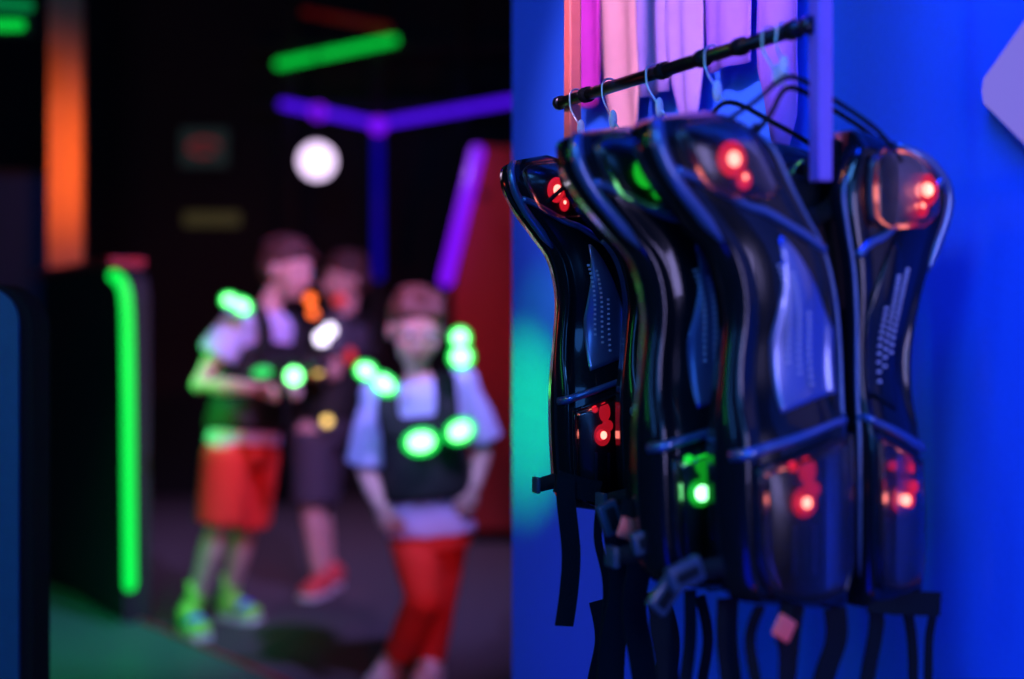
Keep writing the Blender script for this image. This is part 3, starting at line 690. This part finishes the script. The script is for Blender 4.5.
def oval(c, rx, ry, R, n=24, flat=0.85):
    out = []
    for k in range(n):
        t = 2*math.pi*k/n; cx, sy = math.cos(t), math.sin(t)
        out.append(V(c)+R @ V((math.copysign(abs(cx)**flat, cx)*rx, math.copysign(abs(sy)**flat, sy)*ry, 0)))
    return out
def shoe(bm, bm2, heel, toe, s):
    h, t = V(heel), V(toe); f = (t-h); L = f.length; R = basis(f, (0, 0, 1)); P = lambda x, y, z: h+R @ V((x, y, z))
    ell(bm, P(0, L*0.18, 0.050*s), (0.036*s, 0.045*s, 0.045*s), R); ell(bm, P(0, L*0.45, 0.042*s), (0.036*s, L*0.30, 0.034*s), R); ell(bm, P(0, L*0.76, 0.032*s), (0.042*s, L*0.24, 0.026*s), R)
    rs = []
    for z in (0.0, 0.018*s):
        rs.append([P(x*s, y*L, z) for x, y in ((-0.03, -0.02), (0.03, -0.02), (0.036, 0.3), (0.043, 0.7), (0.034, 0.95), (0, 1.03), (-0.034, 0.95), (-0.043, 0.7), (-0.036, 0.3))])
    rings(bm2, rs)
def person(name, J, fw, s, label, hairm, shirtm, pantm, shorts, shoes, lights, lightm, headf, headup, handdirs, sleeve=0.95):
    """J joint dict of world points"""
    base = V((J['pelvis'].x, J['pelvis'].y, 0)); root = empty('person', base); iv = inv_of(root)
    spine = (J['neck']-J['pelvis']).normalized(); RT = basis(fw, spine)
    R = basis(headf, headup)
    bm = bmesh.new(); hs = s*J.get('hs', 1.0); head_parts(bm, J['head'], R, hs)
    limb(bm, [J['neck']+spine*-0.03, J['neck'], J['head']+R @ V((0, -0.015, -0.05))*s], [0.045*s, 0.038*s, 0.040*s])
    pel, nk = J['pelvis'], J['neck']; L = (nk-pel).length
    def T(f, dx=0, dy=0): return pel+spine*L*f+RT @ V((dx, dy, 0))
    prof = [(-0.10, .100, .075), (0.0, .118, .085), (0.25, .102, .075), (0.45, .106, .078), (0.68, .122, .084), (0.85, .120, .078), (0.95, .070, .056), (1.0, .045, .045)]
    rings(bm, [oval(T(f), rx*s, ry*s, RT) for f, rx, ry in prof])
    for sd, k in (('r', 1), ('l', -1)):
        sh, el, wr = J['sh'+sd], J['el'+sd], J['wr'+sd]
        limb(bm, [T(0.86), sh, sh.lerp(el, .5), el, el.lerp(wr, .4), wr], [0.045*s, 0.042*s, 0.038*s, 0.030*s, 0.031*s, 0.021*s])
        hd = handdirs[sd]; hand(bm, wr, hd[0], hd[1], s*0.92, hd[2], hd[3])
        hp, kn, an = J['hp'+sd], J['kn'+sd], J['an'+sd]
        limb(bm, [T(0.0), hp, hp.lerp(kn, .5), kn, kn.lerp(an, .35), an], [0.075*s, 0.076*s, 0.062*s, 0.046*s, 0.046*s, 0.028*s])
        limb(bm, [an, J['he'+sd]+V((0, 0, 0.03*s)), J['he'+sd].lerp(J['to'+sd], .7)+V((0, 0, 0.025*s))], [0.028*s, 0.026*s, 0.022*s])
    body = obj('body', bm, M['skin'], root, True, iv); remesh(body, 0.0055*s, 3)
    # face
    for sx in (-1, 1):
        c = J['head']+R @ V((sx*0.028, 0.076, 0.004))*hs
        bm = bmesh.new(); ell(bm, c, (0.013*hs, 0.007*hs, 0.008*hs), R, 12); e = obj('eye', bm, M['eye'], body, True, iv)
        bm = bmesh.new(); ell(bm, c+R @ V((0, 0.0055, 0))*hs, (0.006*hs, 0.003*hs, 0.006*hs), R, 10); obj('iris', bm, M['iris'], e, True, iv)
    bm = bmesh.new(); ell(bm, J['head']+R @ V((0, 0.078, -0.052))*hs, (0.022*hs, 0.006*hs, 0.007*hs), R, 12); obj('mouth', bm, M['lip'], body, True, iv)
    # hair
    bm = bmesh.new(); P = lambda x, y, z: J['head']+R @ V((x, y, z))*hs
    ell(bm, P(0, -0.018, 0.042), (0.081*hs, 0.090*hs, 0.074*hs), R); ell(bm, P(0, -0.045, 0.005), (0.078*hs, 0.062*hs, 0.075*hs), R)
    for k in range(26):
        t = random.uniform(0, 6.28); r = random.uniform(0.2, 1)
        x, y = math.cos(t)*0.07*r, math.sin(t)*0.075*r-0.01; z = 0.045+0.066*math.sqrt(max(0, 1-r*r*0.75))
        ell(bm, P(x, y, z), (0.020*hs, 0.026*hs, 0.012*hs), R @ Matrix.Rotation(random.uniform(-1, 1), 3, 'Z'), 8)
    for x in (-0.045, -0.015, 0.015, 0.045): ell(bm, P(x, 0.062, 0.064), (0.022*hs, 0.016*hs, 0.020*hs), R, 10)
    h = obj('hair', bm, hairm, root, True, iv); remesh(h, 0.006*hs, 2)
    # shirt
    bm = bmesh.new(); g = 1.16
    hem = J.get('hem', -0.02)
    prof2 = [(hem, .142, .108), (hem+0.12, .134, .102), (0.30, .122, .094), (0.5, .122, .094), (0.70, .134, .098), (0.86, .130, .088), (0.94, .085, .066), (0.97, .055, .052)]
    rings(bm, [oval(T(f), rx*s, ry*s, RT) for f, rx, ry in prof2])
    for sd in 'rl':
        sh, el = J['sh'+sd], J['el'+sd]; e = sh.lerp(el, sleeve)
        tube(bm, [T(0.84), sh, sh.lerp(e, .5), e], [0.052*s, 0.055*s, 0.060*s, 0.068*s], 16); ell(bm, sh, (0.052*s,)*3)
    sh_ = obj('shirt', bm, shirtm, root, True, iv); remesh(sh_, 0.007*s, 3)
    # trousers or shorts
    bm = bmesh.new()
    rings(bm, [oval(T(f), rx*s, ry*s, RT) for f, rx, ry in [(-0.16, .118, .100), (0.0, .134, .104), (0.12, .122, .096)]])
    for sd in 'rl':
        hp, kn, an = J['hp'+sd], J['kn'+sd], J['an'+sd]
        if shorts: tube(bm, [hp+V((0, 0, .03)), hp, hp.lerp(kn, .5), hp.lerp(kn, 0.97)], [0.080*s, 0.090*s, 0.088*s, 0.086*s], 18)
        else: tube(bm, [hp+V((0, 0, .03)), hp, hp.lerp(kn, .5), kn, kn.lerp(an, .5), kn.lerp(an, 0.93)], [0.076*s, 0.082*s, 0.074*s, 0.062*s, 0.056*s, 0.048*s], 18); ell(bm, kn, (0.062*s,)*3)
    p_ = obj('shorts' if shorts else 'trousers', bm, pantm, root, True, iv); remesh(p_, 0.007*s, 3)
    # shoes
    for sd in 'rl':
        bm = bmesh.new(); bm2 = bmesh.new(); shoe(bm, bm2, J['he'+sd], J['to'+sd], s*1.08)
        so = obj('shoe', bm, shoes[0], root, True, iv); remesh(so, 0.005*s, 2); obj('sole', bm2, shoes[1], so, False, iv)
        if len(shoes) > 2:
            bm = bmesh.new(); f = J['to'+sd]-J['he'+sd]; RR = basis(f, (0, 0, 1))
            ell(bm, J['he'+sd]+f*0.60+V((0, 0, 0.048*s)), (0.036*s, f.length*0.24, 0.028*s), RR); obj('shoe_front', bm, shoes[2], so, True, iv)
            bm = bmesh.new(); an = J['an'+sd]; tube(bm, [an+V((0, 0, 0.05)), an, J['he'+sd]+V((0, 0, 0.05))], [0.036*s, 0.034*s, 0.036*s], 14); obj('sock', bm, M['shoeg'], root, True, iv)
    # vest
    bm = bmesh.new(); v0 = J.get('vest0', 0.12)
    prof3 = [(v0, .146, .118), (v0+0.04, .150, .122), (0.45, .140, .114), (0.66, .142, .112), (0.74, .120, .106)]
    rings(bm, [oval(T(f), rx*s, ry*s, RT) for f, rx, ry in prof3])
    for k in (-1, 1):
        pts = cr([tuple(T(0.62, k*0.085*s, 0.095*s)), tuple(T(0.80, k*0.092*s, 0.088*s)), tuple(T(0.95, k*0.088*s, 0.045*s)), tuple(T(0.985, k*0.084*s, 0.0)), tuple(T(0.95, k*0.088*s, -0.045*s)), tuple(T(0.78, k*0.09*s, -0.085*s)), tuple(T(0.62, k*0.085*s, -0.09*s))], 18)
        rr = []
        for q in range(18):
            c = V(pts[q]); t = V(pts[min(17, q+1)])-V(pts[max(0, q-1)]); t.normalize(); a = RT @ V((1, 0, 0)); n = t.cross(a).normalized()
            rr.append([c+a*math.cos(z)*0.038*s+n*math.sin(z)*0.016*s for z in [2*math.pi*i/12 for i in range(12)]])
        rings(bm, rr)
    v_ = obj('game_vest', bm, M['vest'], root, True, iv); remesh(v_, 0.007*s, 2)
    for (px, py, d, rx, rz, ang, mm) in lights:
        bm = bmesh.new(); ell(bm, at(px, py, d), (rx, 0.014, rz), Matrix.Rotation(math.radians(ang), 3, 'Y')); l = obj('vest_light', bm, mm, v_, True, iv)
        if mm is M['kgreen']:
            bm = bmesh.new(); ell(bm, at(px, py, d+0.012), (rx*1.45, 0.014, rz*1.5), Matrix.Rotation(math.radians(ang), 3, 'Y')); obj('light_halo', bm, M['khalo'], l, True, iv)  # wider emissive shape imitating the halo round the light
    tag(root, label, 'person'); return root
def K(px, py, d): return at(px, py, d)
# child on the left, profile facing right
d = 4.9
J = dict(head=K(287,270,d), neck=K(268,308,d), pelvis=K(243,442,d), shr=K(236,323,d-.13), shl=K(270,326,d+.12),
 elr=K(200,384,d-.17), wrr=K(252,388,d-.26), ell=K(262,392,d+.12), wrl=K(286,386,d-.10),
 hpr=K(228,455,d-.07), hpl=K(254,455,d+.07), knr=K(220,525,d-.07), knl=K(246,525,d+.12), anr=K(197,596,d-.02), anl=K(231,588,d+.18),
 her=V((K(186,0,d).x, d+.0, 0)), tor=V((K(214,0,d).x, d-.19, 0)), hel=V((K(224,0,5.1).x, 5.1, 0)), tol=V((K(262,0,5.1).x, 5.02, 0)), hem=-0.02, vest0=0.08)
G = M['kgreen']
person('child', J, (0.85, -0.5, 0), 1.0, 'child in red shorts and dark vest at left, bent arm holding a lit blaster', M['hair2'], M['shirt'], M['red'], True, (M['shoeg'], M['sole'], M['shoeb']),
 [(229,300,d-.235,.020,.016,0,G),(242,306,d-.235,.026,.019,30,G),(262,372,d-.24,.032,.018,-8,mat_ := emit('green_dim_light', (0.02, 0.9, 0.15), 1.0))], G, (0.9, -0.42, -0.18), (0.18, 0, 1),
 dict(r=((0.95, -0.15, 0.05), (0.1, 0.5, 0.9), 0.9, -1), l=((0.5, -0.85, 0.1), (0.3, 0, 1), 0.9, 1)), 0.55)
# front child
d = 4.12
J = dict(hs=1.13, head=K(416,329,d-.02), neck=K(418,376,d), pelvis=K(431,525,d), shr=K(376,395,d-.02), shl=K(463,383,d+.03),
 elr=K(366,470,d+.0), wrr=K(380,506,d-.12), ell=K(484,446,d+.06), wrl=K(474,488,d-.04),
 hpr=K(415,540,d-.0), hpl=K(442,540,d+.02), knr=K(424,600,d-.12), knl=K(436,604,d+.02), anr=K(397,658,d-.0), anl=K(430,662,d+.06),
 her=V((K(392,0,d).x, d+.06, 0)), tor=V((K(378,0,d).x, d-.13, 0)), hel=V((K(432,0,d).x, d+.12, 0)), tol=V((K(424,0,d).x, d-.08, 0)), hem=-0.06, vest0=0.18)
person('child', J, (-0.05, -1, 0), 0.92, 'smiling child in red trousers and dark vest with four green lights, walking forward', M['hair'], M['shirt'], M['red'], False, (M['shoew'], M['sole']),
 [(366,371,d-.16,.024,.019,25,G),(384,384,d-.16,.030,.021,32,G),(460,338,d-.12,.022,.022,0,G),(461,357,d-.14,.026,.025,0,G),(421,442,d-.165,.036,.026,-8,G),(460,431,d-.14,.032,.024,-25,G)], G,
 (0.20, -0.93, -0.28), (0.06, 0, 1), dict(r=((0.45, -0.6, -0.6), (-0.5, -0.6, 0.3), 0.7, 1), l=((-0.35, -0.6, -0.6), (0.5, -0.6, 0.3), 0.7, -1)), 0.92)
# third child behind
d = 5.65
J = dict(head=K(345,280,d), neck=K(346,312,d), pelvis=K(322,425,d), shr=K(352,328,d+.10), shl=K(336,326,d-.12),
 elr=K(348,365,d+.12), wrr=K(322,376,d+.02), ell=K(334,372,d-.16), wrl=K(314,374,d-.16),
 hpr=K(324,438,d+.06), hpl=K(312,438,d-.07), knr=K(318,505,d+.06), knl=K(312,505,d-.08), anr=K(328,570,d+.1), anl=K(318,568,d-.1),
 her=V((K(334,0,d).x, d+.10, 0)), tor=V((K(318,0,d).x, d+.02, 0)), hel=V((K(328,0,d).x, d-.06, 0)), tol=V((K(312,0,d).x, d-.20, 0)), hem=0.0, vest0=0.10)
OR = emit('vest_orange_light', (1.0, 0.14, 0.02), 2.8); WH = emit('vest_white_light', (0.85, 0.75, 1.0), 4.0); YE = emit('vest_yellow_light', (1.0, 0.62, 0.16), 2.6); RE = emit('vest_red_light', (1.0, 0.03, 0.03), 0.7)
person('child', J, (-0.75, -0.65, 0), 1.0, 'child mostly hidden in the dark behind, grey shorts, orange and white vest lights', M['hair2'], M['grey'], M['grey'], True, (M['shoer'], M['sole']),
 [(310,299,d-.24,.020,.020,0,OR),(313,313,d-.22,.018,.018,0,OR),(330,330,d-.20,.022,.022,0,WH),(350,356,d-.18,.02,.03,0,RE),(327,421,d-.20,.018,.018,0,YE),(340,300,d-.19,.026,.026,0,RE)], G,
 (-0.85, -0.5, -0.1), (0, 0, 1), dict(r=((-0.9, -0.2, 0), (0, 0, 1), 0.9, 1), l=((-0.9, -0.1, 0), (0, 0, 1), 0.9, -1)), 0.7)
# blasters
def blaster(c, f, lts, label):
    root = empty('toy_blaster', c); iv = inv_of(root); R = basis(f, (0, 0, 1)); P = lambda x, y, z: V(c)+R @ V((x, y, z))
    bm = bmesh.new(); box(bm, P(0, 0.02, 0.03), (0.045, 0.20, 0.055), 0.012, R); b = obj('body', bm, M['gun'], root, True, iv)
    bm = bmesh.new(); tube(bm, [P(0, 0.11, 0.035), P(0, 0.19, 0.035)], [0.022, 0.018], 14); obj('barrel', bm, M['gun'], root, True, iv)
    bm = bmesh.new(); box(bm, P(0, -0.04, -0.03), (0.030, 0.042, 0.09), 0.010, R @ Matrix.Rotation(0.25, 3, 'X')); obj('grip', bm, M['gun'], root, True, iv)
    bm = bmesh.new(); tube(bm, [P(0, 0.0, -0.004), P(0, 0.0, -0.026), P(0, 0.012, -0.034)], 0.004, 8); obj('trigger', bm, M['steel'], root, True, iv)
    for (px, py, dd, r, mm) in lts:
        bm = bmesh.new(); ell(bm, at(px, py, dd), (r, r*0.6, r)); obj('light', bm, mm, b, True, iv)
    tag(root, label, 'toy blaster')
blaster(at(284, 376, 4.66), (0.8, -0.6, 0), [(294,376,4.55,.026,G)], 'dark toy blaster with green light held by the child at left')
blaster(at(317, 366, 5.42), (-0.5, -0.85, 0), [(310,303,5.40,.022,OR),(322,338,5.32,.026,WH),(318,368,5.16,.024,YE)][1:], 'dark toy blaster with white and yellow lights held by the rear child')
